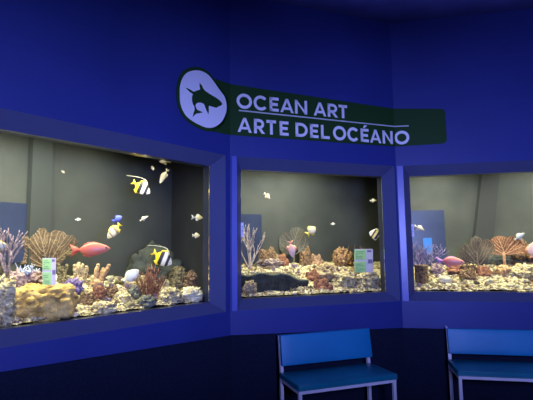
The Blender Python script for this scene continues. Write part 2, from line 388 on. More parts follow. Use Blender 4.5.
# white tags on the frames
def frame_tag(k, x0, x1, y0, y1, label):
    u, z0 = uz(k, x0, y1, DEP); u1, _ = uz(k, x1, y1, DEP); z1 = uz(k, x0, y0, DEP)[1]
    root = empty('sticker', W(k, u, DEP - .002, z0), label, 'sticker'); inv = Matrix.Translation(-root.location)
    m = MB(); m.hexa([inv @ W(k, a, DEP - .0005, z) for a, z in ((u, z0), (u1, z0), (u1, z1), (u, z1))], [inv @ W(k, a, DEP - .003, z) for a, z in ((u, z0), (u1, z0), (u1, z1), (u, z1))])
    m.build('sticker_sheet', mat('sticker_white', (.8, .8, .85), .5), root, smooth=False)
    m = MB(); w = u1 - u; h = z1 - z0
    for a, b, c, d in ((.35, .72, .7, .76), (.45, .62, .62, .7), (.5, .84, .5, .56), (.3, .42, .38, .5), (.5, .75, .3, .44), (.35, .6, .15, .24)):
        m.hexa([inv @ W(k, u + p * w, DEP - .0031, z0 + q * h) for p, q in ((a, c), (b, c), (b, d), (a, d))], [inv @ W(k, u + p * w, DEP - .0036, z0 + q * h) for p, q in ((a, c), (b, c), (b, d), (a, d))])
    m.build('print', mat('sticker_grey', (.18, .18, .3), .5), root, smooth=False)
frame_tag(1, 241.0, 243.6, 222.5, 237, 'small upright white sticker on the left edge of the middle window')
frame_tag(2, 411.3, 414.2, 224, 236.5, 'small upright white sticker on the left edge of the right window')

# ------------------------------------------------------------------ tanks
FR = DEP + GASK                                                    # interior begins here
BACK = {0: 1.25, 1: 1.35, 2: 1.35}; TOPZ = ZIT + .28
URANGE = {0: (-3.2, 0), 1: (0, LEN1), 2: (0, 3.6)}
def divdir(i): return dirv(-34.5) if i == 0 else dirv(14.5)
def side_u(k, which, b):
    """u of the tank's side wall at depth b"""
    if k == 0 and which == 0: return -3.2
    if k == 2 and which == 1: return 3.6
    i = 0 if (k, which) in ((0, 1), (1, 0)) else 1
    d = divdir(i); P = P1 if i == 0 else P2; t = b / d.dot(NRM[k])
    q = P + d * t - ORG[k]; e = {(0, 1): -.02, (1, 0): .02, (1, 1): -.02, (2, 0): .02}[(k, which)]
    return q.dot(DIR[k]) + e
NAMES = {0: 'left', 1: 'middle', 2: 'right'}
def gz(k, u, b):
    t = max(0, min(1, (b - FR) / (.75)))
    t = t * t * (3 - 2 * t) * .6 + t * .4
    if k == 0: zb = -.16 - .15 * max(0, min(1, (u + 1.9) / 1.9))
    elif k == 1: zb = -.2
    else: zb = -.27 + .09 * max(0, min(1, (u - .5) / .8))
    z0 = ZIB + .01
    z = z0 + (zb + EYE - z0) * t
    p = Vector((u * 3 + k * 20, b * 3, 0))
    z += .035 * noise.fractal(p * 1.3, 1, 2, 3) * min(1, t * 3 + .3) + .012 * noise.noise(p * 5)
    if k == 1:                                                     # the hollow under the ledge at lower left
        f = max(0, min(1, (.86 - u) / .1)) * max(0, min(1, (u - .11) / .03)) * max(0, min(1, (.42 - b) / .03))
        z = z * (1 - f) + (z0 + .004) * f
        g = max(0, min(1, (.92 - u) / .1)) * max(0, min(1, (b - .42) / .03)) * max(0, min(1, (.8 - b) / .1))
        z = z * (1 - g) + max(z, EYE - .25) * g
    return z
def ground(k, X, Y):
    r = ray(X, Y); p0 = hit(k, X, Y, FR); n = NRM[k]; b = FR
    for i in range(300):
        p = hit(k, X, Y, b); u = ub(k, p)[0]
        if p.z <= gz(k, u, b): break
        b += .004
        if b > BACK[k] - .08: break
    u = ub(k, p)[0]
    return Vector((p.x, p.y, gz(k, u, b)))
gravm = mat('pale_gravel', (.14, .11, .06), .9, (.72, .64, .36), 14, bump=.9, bscale=45, cell=True, col3=(.46, .39, .2), mid=.5)
rockpal = [mat('rubble_a', (.3, .24, .1), .9, (.84, .76, .42), 30, bump=.9, bscale=60, mid=.5),
           mat('rubble_b', (.2, .13, .07), .9, (.6, .48, .26), 34, bump=.9, bscale=70),
           mat('rubble_c', (.16, .11, .1), .9, (.5, .4, .32), 30, bump=.9, bscale=70),
           mat('rubble_d', (.48, .4, .18), .9, (.92, .86, .58), 26, bump=.7, bscale=50, mid=.47),
           mat('rubble_e', (.09, .06, .035), .9, (.34, .24, .13), 30, bump=.9, bscale=70),
           mat('rubble_f', (.3, .26, .14), .9, (.7, .68, .4), 30, bump=.9, bscale=70)]
for k in (0, 1, 2):
    bk = BACK[k]; nm = NAMES[k]
    root = empty('aquarium', W(k, sum(URANGE[k]) / 2, FR, ZIB - .1), 'aquarium tank behind the %s window, with dark back wall' % nm, 'aquarium')
    inv = Matrix.Translation(-root.location)
    a0, a1, b0, b1 = side_u(k, 0, FR), side_u(k, 1, FR), side_u(k, 0, bk), side_u(k, 1, bk)
    zl, zh = ZIB - .12, TOPZ
    m = MB(); m.hexa([inv @ W(k, b0, bk, zl), inv @ W(k, b1, bk, zl), inv @ W(k, b1, bk, zh), inv @ W(k, b0, bk, zh)], [inv @ W(k, b0, bk + .03, zl), inv @ W(k, b1, bk + .03, zl), inv @ W(k, b1, bk + .03, zh), inv @ W(k, b0, bk + .03, zh)])
    m.build('back_panel', backm, root, smooth=False)
    for (p, q) in ((a0, b0), (a1, b1)):
        s = .01; m = MB()
        m.hexa([inv @ W(k, p - s, FR, zl), inv @ W(k, p + s, FR, zl), inv @ W(k, q + s, bk, zl), inv @ W(k, q - s, bk, zl)], [inv @ W(k, p - s, FR, zh), inv @ W(k, p + s, FR, zh), inv @ W(k, q + s, bk, zh), inv @ W(k, q - s, bk, zh)])
        m.build('side_panel', sidem, root, smooth=False)
    m = MB()
    m.hexa([inv @ W(k, a0, FR, zl - .02), inv @ W(k, a1, FR, zl - .02), inv @ W(k, b1, bk, zl - .02), inv @ W(k, b0, bk, zl - .02)], [inv @ W(k, a0, FR, zl), inv @ W(k, a1, FR, zl), inv @ W(k, b1, bk, zl), inv @ W(k, b0, bk, zl)])
    m.build('bottom_panel', sidem, root, smooth=False)
    m = MB()
    m.hexa([inv @ W(k, a0, FR, zh), inv @ W(k, a1, FR, zh), inv @ W(k, b1, bk, zh), inv @ W(k, b0, bk, zh)], [inv @ W(k, a0, FR, zh + .02), inv @ W(k, a1, FR, zh + .02), inv @ W(k, b1, bk, zh + .02), inv @ W(k, b0, bk, zh + .02)])
    m.build('lid', sidem, root, smooth=False)
    # front parts around the opening, inside the wall
    oa, ob = OPEN[k][0] + SL - .03, OPEN[k][1] - SL + .03; fb = FR - .02
    def fp(ua_, ub_, z0, z1):
        if ub_ - ua_ > .002:
            m = MB(); m.hexa([inv @ W(k, ua_, fb, z0), inv @ W(k, ub_, fb, z0), inv @ W(k, ub_, fb, z1), inv @ W(k, ua_, fb, z1)], [inv @ W(k, ua_, FR, z0), inv @ W(k, ub_, FR, z0), inv @ W(k, ub_, FR, z1), inv @ W(k, ua_, FR, z1)]); m.build('front_panel', sidem, root, smooth=False)
    fp(a0, a1, ZIT + .03, zh); fp(a0, a1, zl, ZIB - .03); fp(a0, oa, ZIB - .03, ZIT + .03); fp(ob, a1, ZIB - .03, ZIT + .03)
    for (xt0, xt1, xb0, xb1, mm_) in {0: [(27, 49, 24, 49, backd)], 1: [], 2: [(481, 500, 466, 487, backe)]}[k]:
        ut0, ut1 = uz(k, xt0, 176, bk)[0], uz(k, xt1, 176, bk)[0]; ul0, ul1 = uz(k, xb0, 262, bk)[0], uz(k, xb1, 262, bk)[0]
        m = MB(); m.hexa([inv @ W(k, ul0, bk - .001, ZIB), inv @ W(k, ul1, bk - .001, ZIB), inv @ W(k, ut1, bk - .001, zh), inv @ W(k, ut0, bk - .001, zh)], [inv @ W(k, ul0 + .02, bk - .05, ZIB), inv @ W(k, ul1, bk - .05, ZIB), inv @ W(k, ut1, bk - .05, zh), inv @ W(k, ut0 + .02, bk - .05, zh)])
        m.build('rear_column', mm_, root, smooth=False)
    # gravel bed
    m = MB(); nu, nb = int((URANGE[k][1] - URANGE[k][0]) / .018), 60; vs = []; fs = []
    for i in range(nu + 1):
        for j in range(nb + 1):
            b = FR + .001 + (bk - FR - .004) * (j / nb) ** 1.1
            lo, hi = side_u(k, 0, b) + .013, side_u(k, 1, b) - .013; u = lo + (hi - lo) * i / nu
            z = gz(k, u, b) + .008 * noise.noise(Vector((u * 40, b * 40, k))) + .006 * noise.noise(Vector((u * 90, b * 90, k)))
            vs.append(W(k, u, b, z))
    for i in range(nu):
        for j in range(nb): q = i * (nb + 1) + j; fs.append((q, q + nb + 1, q + nb + 2, q + 1))
    m.add(vs, fs); tag(m.build('gravel_bed', gravm), 'pale coral gravel covering the bottom of the %s aquarium' % nm, 'gravel', kind='stuff')
    # loose chips: uncountable small grains
    R = random.Random(10 + k); cols = rockpal; m = MB()
    uL, uR = (-2.3, -.05) if k == 0 else ((.05, LEN1) if k == 1 else (.05, 2.0))
    for i in range(3600):
        b = FR + .004 + (R.random() ** 1.4) * .8; u = R.uniform(uL, uR)
        if not (side_u(k, 0, b) + .03 < u < side_u(k, 1, b) - .03): continue
        z = gz(k, u, b)
        r = R.uniform(.005, .022) if R.random() < .5 else R.uniform(.006, .012)
        M = Matrix.Rotation(R.uniform(0, 6), 3, 'Z') @ Matrix.Rotation(R.uniform(0, 6), 3, 'X')
        vs, fs = ICO[1]; sx_ = (r * R.uniform(.6, 1.6), r * R.uniform(.6, 1.2), r * R.uniform(.5, 1))
        cpos = W(k, u, b + r, z + r * .4)
        m.add([cpos + M @ Vector((v.x * sx_[0] * R.uniform(.7, 1.3), v.y * sx_[1], v.z * sx_[2])) for v in vs], fs, R.choice((0, 0, 1, 2, 3, 3, 4, 5)))
    tag(m.build('gravel_chips', cols, smooth=False), 'loose coral chips scattered over the %s aquarium bed' % nm, 'gravel', kind='stuff')

# ---- rubble pieces, individually
protos = []
def rubble_mesh(seed, mt, R):
    m = MB(); m.blob((0, 0, 0), (1, .8, .62), 3, .55, 1.7, seed)
    for j in range(3):
        a = R.uniform(0, 6.28); m.blob((.7 * math.cos(a), .55 * math.sin(a), R.uniform(-.1, .35)), (.42, .4, .36), 2, .5, 2.2, seed + j + 50)
    me = bpy.data.meshes.new('coral_rubble'); me.from_pydata(m.v, [], m.f); me.materials.append(mt)
    me.polygons.foreach_set('use_smooth', [True] * len(m.f)); me.update(); return me
R = random.Random(5)
for i in range(12): protos.append(rubble_mesh(i, rockpal[(0, 3, 1, 5, 2, 3, 4, 0, 1, 3, 5, 4)[i]], R))
def rubble(k, n, uL, uR, seed, bmax=.7, smin=.018, smax=.05):
    R = random.Random(seed); c = 0
    while c < n:
        b = FR + .03 + (R.random() ** 1.2) * bmax; u = R.uniform(uL, uR)
        if not (side_u(k, 0, b) + .08 < u < side_u(k, 1, b) - .08): continue
        if k == 1 and u < .82 and b < .46: continue
        s = R.uniform(smin, smax) if R.random() < .8 else R.uniform(smax, smax * 1.35)
        b = max(b, FR + s * 1.35)
        o = bpy.data.objects.new('rubble_rock', R.choice(protos)); COL.objects.link(o)
        o.location = W(k, u, b, gz(k, u, b) + s * .12); o.scale = (s, s, s * R.uniform(.8, 1.2)); o.rotation_euler = (R.uniform(-.4, .4), R.uniform(-.4, .4), R.uniform(0, 6.28))
        tag(o, 'small pale lump of coral rubble on the %s aquarium bed' % NAMES[k], 'rock', 'loose rubble in the %s aquarium' % NAMES[k], 'thing'); c += 1
rubble(0, 125, -2.1, -.05, 21, .8, .016, .042)
rubble(1, 85, .05, LEN1 - .02, 22, .8, .013, .034)
rubble(2, 85, .1, 1.6, 23, .8, .013, .034)

# small coral heads between the rubble
headm = [mat('head_brown', (.06, .035, .02), .9, (.3, .18, .1), 40, bump=.8, bscale=80), mat('head_rust', (.12, .05, .03), .9, (.42, .2, .1), 40, bump=.8, bscale=80),
         mat('head_olive', (.08, .07, .03), .9, (.34, .3, .14), 40, bump=.8, bscale=80), mat('head_mauve', (.14, .1, .16), .9, (.44, .34, .44), 40, bump=.8, bscale=80)]
hprotos = []
R = random.Random(77)
for i in range(8):
    m = MB(); m.blob((0, 0, .2), (.6, .55, .45), 3, .4, 2.5, i)
    for j in range(26):
        a, e = R.uniform(0, 2 * PI), R.uniform(.15, 1.5); d = Vector((math.cos(a) * math.cos(e), math.sin(a) * math.cos(e), math.sin(e)))
        L_ = R.uniform(.75, 1.15); rr = R.uniform(.07, .13)
        m.tube([d * .3, d * .65 * L_ + Vector((0, 0, .05)), d * L_ + Vector((R.uniform(-.1, .1), R.uniform(-.1, .1), .15))], [rr, rr * .9, rr * .75], 6)
        m.blob(d * L_ + Vector((0, 0, .15)), (rr * .8,) * 3, 1, 0)
    me = bpy.data.meshes.new('coral_head'); me.from_pydata(m.v, [], m.f); me.materials.append(headm[i % 4]); me.polygons.foreach_set('use_smooth', [True] * len(m.f)); me.update(); hprotos.append(me)
def heads(k, n, uL, uR, seed, smin, smax):
    R = random.Random(seed); c = 0
    while c < n:
        b = FR + .1 + R.random() * .62; u = R.uniform(uL, uR)
        if not (side_u(k, 0, b) + .1 < u < side_u(k, 1, b) - .1) or (k == 1 and u < .9 and b < .5): continue
        s = R.uniform(smin, smax); o = bpy.data.objects.new('coral_head', R.choice(hprotos)); COL.objects.link(o)
        o.location = W(k, u, b, gz(k, u, b) + s * .1); o.scale = (s, s, s * R.uniform(.7, 1)); o.rotation_euler = (0, 0, R.uniform(0, 6.28))
        tag(o, 'small stubby dark coral head among the pale rubble of the %s aquarium' % NAMES[k], 'coral', 'small coral heads in the %s aquarium' % NAMES[k], 'thing'); c += 1
heads(0, 60, -2.0, -.15, 31, .03, .055); heads(1, 40, .1, LEN1 - .05, 32, .025, .042); heads(2, 34, .1, 1.5, 33, .022, .04)

# ------------------------------------------------------------------ corals
def cam_yaw(p): return math.atan2(p.y, p.x) - PI / 2             # local -Y looks at the visitor standing in front
def stand(name, p, label, cat, group=None, turn=0):
    M = Matrix.Translation(p) @ Matrix.Rotation(cam_yaw(p) + turn, 4, 'Z')
    return empty(name, None, label, cat, group, M=M)
def px(p, n): return n * depth(p) / FPX

def fan_points(w, h, lobes, seed, n):
    R = random.Random(seed); pts = []
    while len(pts) < n:
        x, z = R.uniform(-w / 2, w / 2), R.uniform(0, h)
        for (cx, cz, rx, rz) in lobes:
            if ((x / w - cx) / rx) ** 2 + ((z / h - cz) / rz) ** 2 < 1: pts.append((x, z)); break
    return np.array(pts)
def sea_fan(name, k, X, Y, wpx, hpx, lobes, label, mts, seed, b=None, n=900, root=None, wave=.05, turn=0, rmin=.0019, lace=False, trunk=.012, hole=.3):
    p = hit(k, X, Y, b) if b else ground(k, X, Y)
    w, h = px(p, wpx), px(p, hpx)
    t = stand(name, p, label, 'coral', turn=turn)
    A = fan_points(w, h, lobes, seed, n); step = h / 42
    nodes = [(0., 0.)]; par = [-1]
    rx = 0
    while nodes[-1][1] < h * .12: nodes.append((nodes[-1][0], nodes[-1][1] + step)); par.append(len(nodes) - 2)
    alive = np.ones(len(A), bool)
    for it in range(90):
        P = np.array(nodes); Al = A[alive]
        if len(Al) < 4: break
        d = np.sqrt(((Al[:, None] - P[None]) ** 2).sum(2)); near = d.argmin(1)
        new = []
        for i in np.unique(near):
            v = (Al[near == i] - P[i]); v = v / (np.linalg.norm(v, axis=1)[:, None] + 1e-9); g = v.mean(0); L = np.linalg.norm(g)
            if L < .05: continue
            q = P[i] + g / L * step
            if np.sqrt(((P - q) ** 2).sum(1)).min() < step * .5: continue
            new.append((i, q))
        if not new: break
        for i, q in new: nodes.append((float(q[0]), float(q[1]))); par.append(int(i))
        P = np.array(nodes); idx = np.where(alive)[0]
        d = np.sqrt(((A[idx][:, None] - P[None]) ** 2).sum(2)).min(1); alive[idx[d < step * 1.15]] = False
    cnt = [0] * len(nodes); ch = [0] * len(nodes)
    for i in range(len(nodes) - 1, 0, -1):
        cnt[i] = max(cnt[i], 1); cnt[par[i]] += cnt[i]
    y = lambda x, z: wave * h * noise.noise(Vector((x / w * 3, z / h * 2, seed))) + .25 * wave * w * (x / w) ** 2
    web = MB(); cs_ = w / 110; nx_, nz_ = int(w / cs_), int(h / cs_); idx_ = {}
    def inside(x, z):
        xn = x / w + .02 * noise.noise(Vector((x / w * 14, z / h * 14, seed))); zn_ = z / h + .03 * noise.noise(Vector((x / w * 14, z / h * 14, seed + 9)))
        return any(((xn - cx) / rx_) ** 2 + ((zn_ - cz) / rz_) ** 2 < 1 for cx, cz, rx_, rz_ in lobes)
    for i in range(nx_):
        for j in range(nz_):
            x, z = -w / 2 + (i + .5) * cs_, (j + .5) * cs_
            if not inside(x, z) or noise.noise(Vector((x * 120, z * 120, seed * 3))) > hole: continue
            q_ = []
            for a_, b_ in ((i, j), (i + 1, j), (i + 1, j + 1), (i, j + 1)):
                if (a_, b_) not in idx_:
                    X_, Z_ = -w / 2 + a_ * cs_, b_ * cs_; idx_[(a_, b_)] = len(web.v); web.v.append((X_, y(X_, Z_) * 3 + .002 * noise.noise(Vector((X_ * 200, Z_ * 200, 0))), Z_))
                q_.append(idx_[(a_, b_)])
            web.f.append(tuple(q_)); web.m.append(0)
    wo = web.build('web', mts[1], t); sm_ = wo.modifiers.new('thick', 'SOLIDIFY'); sm_.thickness = .003
    V3 = [Vector((x, y(x, z) * 3, z)) for x, z in nodes]
    br = MB(); fine = MB(); mx = max(cnt)
    for i in range(1, len(nodes)):
        r1 = rmin + trunk * (cnt[i] / mx) ** .5; r0 = rmin + trunk * (min(cnt[par[i]], cnt[i] * 3) / mx) ** .5
        (br if cnt[i] > 14 else fine).tube([V3[par[i]], V3[i]], [r0, r1], 4)
    br.build('branches', mts[0], t)
    if lace:
        P = np.array(nodes); d = ((P[:, None] - P[None]) ** 2).sum(2)
        ii, jj = np.where((d < (step * 2.0) ** 2) & (d > 0))
        for i, j in zip(ii, jj):
            if i < j and par[j] != i and P[i][1] > h * .13: fine.tube([V3[i], V3[j]], rmin * .75, 3, cap=False)
    fine.build('twigs', mts[0], t)
    return t
def branchy(name, k, X, Y, hpx, label, mt, seed, spread=.6, levels=4, nb=3, r=.006, b=None, thick_tip=False, wig=.25, flat=1., nroot=3, turn=0, cat='coral'):
    p = hit(k, X, Y, b) if b else ground(k, X, Y); h = px(p, hpx); t = stand(name, p, label, cat, turn=turn)
    R = random.Random(seed); m = MB()
    def go(p0, d, L, rr, lev):
        pts = [p0]; n = 5; dd = d.copy()
        for i in range(n):
            dd = (dd + Vector((R.uniform(-1, 1), R.uniform(-1, 1) * flat, R.uniform(-.3, .8))) * wig).normalized(); pts.append(pts[-1] + dd * L / n)
        rad = [rr * (1 - .35 * i / n) for i in range(n + 1)]
        if lev == 0 and thick_tip: rad[-1] = rad[-2] * 1.25
        m.tube(pts, rad, 6); m.blob(pts[-1], (rad[-1],) * 3, 1, 0)
        if lev:
            for j in range(nb):
                q = pts[R.choice((2, 3, 4, 5))]
                a = R.uniform(0, 2 * PI); s = spread
                nd = (dd + Vector((math.cos(a) * s, math.sin(a) * s * flat, .2))).normalized()
                go(q, nd, L * R.uniform(.6, .85), rr * .72, lev - 1)
    for i in range(nroot):
        a = 2 * PI * i / nroot + R.uniform(0, 1); go(Vector((0, 0, -.01)), Vector((math.cos(a) * spread * .7, math.sin(a) * spread * .7 * flat, 1)).normalized(), h * .38, r, levels)
    # scale to the height seen
    top = max(v[2] for v in m.v); s = h / top
    m.v = [(v[0] * s, v[1] * s, v[2] * s) for v in m.v]
    m.build('branches', mt, t); return t
def bush(name, k, X, Y, wpx, hpx, n, label, mt, seed, r=.003, b=None, lean=0):
    p = hit(k, X, Y, b) if b else ground(k, X, Y); w, h = px(p, wpx), px(p, hpx); t = stand(name, p, label, 'coral')
    R = random.Random(seed); m = MB()
    for i in range(n):
        x = R.uniform(-1, 1); y = R.uniform(-.6, .6); hh = h * (1 - .45 * abs(x) ** 2) * R.uniform(.6, 1.05)
        b0 = Vector((x * w * .2, y * w * .2, -.01)); tip = Vector((x * w * .52 + lean * h, y * w * .4, hh)); pts = []
        for j in range(6):
            f = j / 5; q = b0.lerp(tip, f) + Vector((R.uniform(-1, 1), R.uniform(-1, 1), 0)) * w * .02; pts.append(q)
        m.tube(pts, [r * (1.3 - .8 * j / 5) for j in range(6)], 5)
        for j in range(3):
            q = pts[R.choice((2, 3, 4))]; m.tube([q, q + Vector((R.uniform(-.12, .12) * w, R.uniform(-.1, .1) * w, h * R.uniform(.08, .2)))], [r * .8, r * .5], 4)
    m.build('fronds', mt, t); return t
def boulder(name, k, X, Y, wpx, hpx, label, mt, seed, b=None, amp=.25, freq=2.2, sub=4, dep=.8, ridged=False, cat='rock', knobs=0, sq=0):
    """X,Y is the middle of its foot"""
    p = hit(k, X, Y, b) if b else ground(k, X, Y); w, h = px(p, wpx), px(p, hpx)
    n = (p - EYEP); n.z = 0; n.normalize()
    p = p + n * (w * .5 * dep)
    k_, bb = ub(k, p); mb = FR + w * .5 * dep * 1.2
    t = stand(name, p, label, cat); m = MB()
    m.blob((0, 0, h * .45), (w * .5, w * .5 * dep, h * .56), sub, amp, freq, seed, ridged, sq=sq)
    R = random.Random(seed)
    for i in range(knobs):
        a = R.uniform(0, 2 * PI); e = R.uniform(.1, 1.3); q = Vector((math.cos(a) * math.cos(e) * w * .45, math.sin(a) * math.cos(e) * w * .45 * dep, h * .45 + math.sin(e) * h * .5))
        s = w * R.uniform(.07, .15); m.blob(q, (s, s, s), 2, .3, 3, seed + i)
    o = m.build('body', mt, t); return t
def fingers(name, k, X, Y, wpx, hpx, n, label, mt, seed, b=None, lean=0., r=.16):
    p = hit(k, X, Y, b) if b else ground(k, X, Y); w, h = px(p, wpx), px(p, hpx); t = stand(name, p, label, 'coral')
    R = random.Random(seed); m = MB(); m.blob((0, 0, h * .1), (w * .35, w * .3, h * .22), 3, .4, 3, seed)
    for i in range(n):
        f = (i + .5) / n * 2 - 1; hh = h * R.uniform(.7, 1); pts = [Vector((f * w * .2, R.uniform(-.1, .1) * w, 0))]
        tip = Vector((f * w * .42 + lean * w, R.uniform(-.2, .2) * w, hh))
        for j in range(1, 6): pts.append(pts[0].lerp(tip, j / 5) + Vector((R.uniform(-.04, .04) * w, 0, R.uniform(-.03, .03) * h)))
        rr = w * r * R.uniform(.7, 1.1); m.tube(pts, [rr, rr * .9, rr * 1.05, rr * .9, rr * 1.05, rr * .7], 8)
        m.blob(tip, (rr * .8,) * 3, 2, .3, 3, seed + i)
        for j in range(2):
            q = pts[R.choice((2, 3, 4))]; s = rr * R.uniform(.5, .8); m.blob(q + Vector((R.uniform(-1, 1) * rr, 0, 0)), (s, s, s * 1.4), 2, .3, 3, seed + i + 9)
    m.build('fingers', mt, t); return t
def plates(name, k, X, Y, wpx, hpx, n, label, mt, seed, b=None):
    p = hit(k, X, Y, b) if b else ground(k, X, Y); w, h = px(p, wpx), px(p, hpx); t = stand(name, p, label, 'coral')
    R = random.Random(seed); m = MB()
    for i in range(n):
        ang = (i + .5) / n * PI; r = .6 * w * R.uniform(.55, .85); na, nr = 20, 6; vs = []; fs = []
        ctr = Vector((math.cos(ang) * w * .18, R.uniform(-.15, .15) * w, 0)); til = R.uniform(-.5, .5)
        for a in range(na + 1):
            th = PI * a / na
            for q in range(nr + 1):
                f = q / nr; rr = f * r * (1 + .12 * math.sin(5 * th + i)); x = rr * math.cos(th) * .8; z = rr * math.sin(th) * h / (.5 * w) * .85
                yy = til * x + .12 * w * f * f + .035 * w * f * math.sin(th * 9 + i * 2)
                for s in (0, 1): vs.append(ctr + Vector((x, yy + s * .006, z)))
        st = (nr + 1) * 2
        for a in range(na):
            for q in range(nr):
                o = a * st + q * 2
                fs.append((o, o + st, o + st + 2, o + 2)); fs.append((o + 1, o + 3, o + st + 3, o + st + 1))
            o = a * st + nr * 2; fs.append((o, o + st, o + st + 1, o + 1))
        m.add(vs, fs)
    m.blob((0, 0, h * .12), (w * .33, w * .25, h * .22), 3, .4, 3, seed)
    m.build('plates', mt, t); return t
def tubes(name, k, X, Y, wpx, hpx, n, label, mt, seed, b=None):
    p = hit(k, X, Y, b) if b else ground(k, X, Y); w, h = px(p, wpx), px(p, hpx); t = stand(name, p, label, 'sponge')
    R = random.Random(seed); m = MB()
    for i in range(n):
        x = ((i + .5) / n * 2 - 1) * w * .4; y = R.uniform(-.25, .25) * w; hh = h * R.uniform(.6, 1); r = w / n * R.uniform(.6, .95)
        if n == 1: x = y = 0; r = w * .48; hh = h
        pts = [Vector((x * .6, y, -.01)), Vector((x * .8, y, hh * .35)), Vector((x, y, hh * .7)), Vector((x * 1.1, y, hh)), Vector((x * 1.1, y, hh - r * .15)), Vector((x * 1.1, y, hh - r * .9))]
        m.tube(pts[:4], [r * .85, r, r * .92, r], 14, cap=False); m.tube(pts[3:], [r, r * .68, r * .5], 14, cap=False)
        # rim
        c = pts[3]; ring = [c + Vector((math.cos(a * PI / 7) * r * .86, math.sin(a * PI / 7) * r * .86, 0)) for a in range(15)]
        m.tube(ring, r * .17, 6)
        m.blob(c - Vector((0, 0, r * .6)), (r * .7, r * .7, r * .12), 2, 0)
    m.build('tubes', mt, t); return t

M_ = mat
fanbr = M_('fan_branch', (.2, .14, .085), .8, (.34, .26, .15), 30); fanl = M_('fan_lace', (.075, .048, .028), .85, (.13, .09, .05), 20)
fanor = M_('fan_orange', (.28, .14, .07), .8, (.42, .24, .13), 30); fanorl = M_('fan_orange_lace', (.15, .065, .03), .85, (.24, .11, .06), 20)
fangr = M_('fan_grey', (.17, .13, .09), .8); fangrl = M_('fan_grey_lace', (.07, .055, .04), .85, (.11, .09, .065), 20)
fandk = M_('fan_dark', (.15, .14, .11), .8); 
purp = M_('purple_gorgonian', (.12, .09, .24), .8, (.3, .24, .4), 40, bump=.5, bscale=120)
whit = M_('pale_gorgonian', (.34, .28, .24), .8, (.56, .47, .4), 40, bump=.4, bscale=120)
purp2 = M_('violet_sponge', (.12, .08, .22), .9, (.38, .3, .52), 40, bump=1, bscale=70, cell=True)
brn = M_('brown_coral', (.07, .04, .02), .9, (.34, .21, .11), 34, bump=1, bscale=70, cell=True)
rbrn = M_('red_brown_coral', (.12, .045, .025), .85, (.38, .17, .09), 44, bump=.6, bscale=100)
obrn = M_('olive_coral', (.08, .065, .03), .9, (.32, .27, .13), 34, bump=1, bscale=70, cell=True)
tan = M_('tan_coral', (.26, .19, .09), .9, (.6, .48, .27), 35, bump=.8, bscale=70, cell=True)
yel = M_('yellow_rock', (.3, .19, .05), .9, (.86, .6, .18), 11, bump=1, bscale=35, col3=(.66, .43, .11))
yel2 = M_('cream_rock', (.3, .23, .1), .9, (.88, .76, .42), 26, bump=1, bscale=45, cell=True)
dark = M_('dark_rock', (.022, .028, .022), .8, (.055, .066, .052), 14, bump=.6, bscale=30)
grey = M_('grey_green_rock', (.07, .075, .055), .9, (.24, .24, .17), 24, bump=.8, bscale=50)
mauve = M_('mauve_rock', (.13, .08, .1), .9, (.46, .34, .32), 30, bump=1, bscale=50)
green = M_('green_coral', (.13, .16, .07), .85, (.34, .38, .18), 30, bump=.6, bscale=60)
blu = M_('pale_blue_coral', (.25, .32, .5), .85, (.5, .56, .72), 30)

# left aquarium
sea_fan('sea_fan', 0, 46, 271, 58, 46, [(-.33, .5, .17, .3), (-.12, .74, .17, .25), (.15, .7, .17, .24), (.37, .6, .13, .22), (0, .35, .3, .22)], 'large brown lacy sea fan behind the card in the left aquarium', [fanbr, fanl], 3, n=1300)
branchy('gorgonian', 0, 7, 277, 60, 'mauve finger gorgonian at the far left edge of the left aquarium', M_('dark_gorgonian', (.1, .075, .11), .8, (.3, .23, .27), 40, bump=.5, bscale=120), 4, spread=.5, levels=2, nb=3, r=.0085, thick_tip=True, flat=.5, wig=.16, nroot=4)
branchy('staghorn_coral', 0, 25, 283, 20, 'pale blue low branching coral left of the big sea fan', blu, 8, spread=1.1, levels=3, nb=3, r=.008, flat=.8)
boulder('boulder', 0, 42, 329, 62, 33, 'large flat-topped yellow rock at the front of the left aquarium', yel, 31, amp=.22, freq=2.2, sub=5, dep=.5, knobs=9, sq=.45)
boulder('boulder', 0, 3, 331, 20, 45, 'tall cream rock against the left end of the left aquarium', yel2, 33, amp=.3, freq=3, dep=.7, knobs=6, sq=.4)
boulder('violet_sponge', 0, 73, 297, 18, 17, 'violet knobbly sponge below the red fish tail', purp2, 35, amp=.5, freq=3, knobs=16, cat='sponge')
boulder('boulder', 0, 33, 290, 22, 18, 'mauve crusted rock below the big sea fan', mauve, 36, amp=.5, freq=3, knobs=8)
boulder('boulder', 0, 16, 295, 17, 22, 'mauve crusted rock next to the mauve gorgonian', mauve, 37, amp=.5, freq=3, knobs=8)
boulder('boulder', 0, 55, 300, 18, 14, 'whitish rubble heap under the green card', rockpal[3], 38, amp=.6, freq=3, knobs=10)
fingers('finger_coral', 0, 62, 283, 13, 21, 3, 'olive finger coral just right of the green card', obrn, 40)
fingers('finger_coral', 0, 80, 283, 17, 21, 4, 'stubby tan finger coral under the red fish', tan, 41)
fingers('finger_coral', 0, 97, 286, 18, 23, 3, 'orange-tan finger coral leaning right past the red fish', M_('orange_tan', (.3, .17, .07), .85, (.66, .44, .22), 35, bump=.6, bscale=60), 42, lean=.3)
plates('brown_coral', 0, 88, 305, 18, 17, 5, 'rusty brown lobed coral below the finger corals', brn, 43)
plates('brown_coral', 0, 112, 298, 16, 16, 5, 'brown rounded coral left of the white fish', brn, 44)
boulder('brown_coral', 0, 99, 300, 13, 13, 'dark brown knobbly coral between two lobed corals', rbrn, 45, amp=.5, freq=3, knobs=14, cat='coral')
boulder('boulder', 0, 122, 305, 16, 12, 'cream rock below the white fish', yel2, 46, amp=.5, freq=3, knobs=8)
boulder('boulder', 0, 104, 314, 22, 11, 'long cream rock at the front glass below the brown corals', yel2, 47, amp=.5, freq=3, knobs=8, dep=.5)
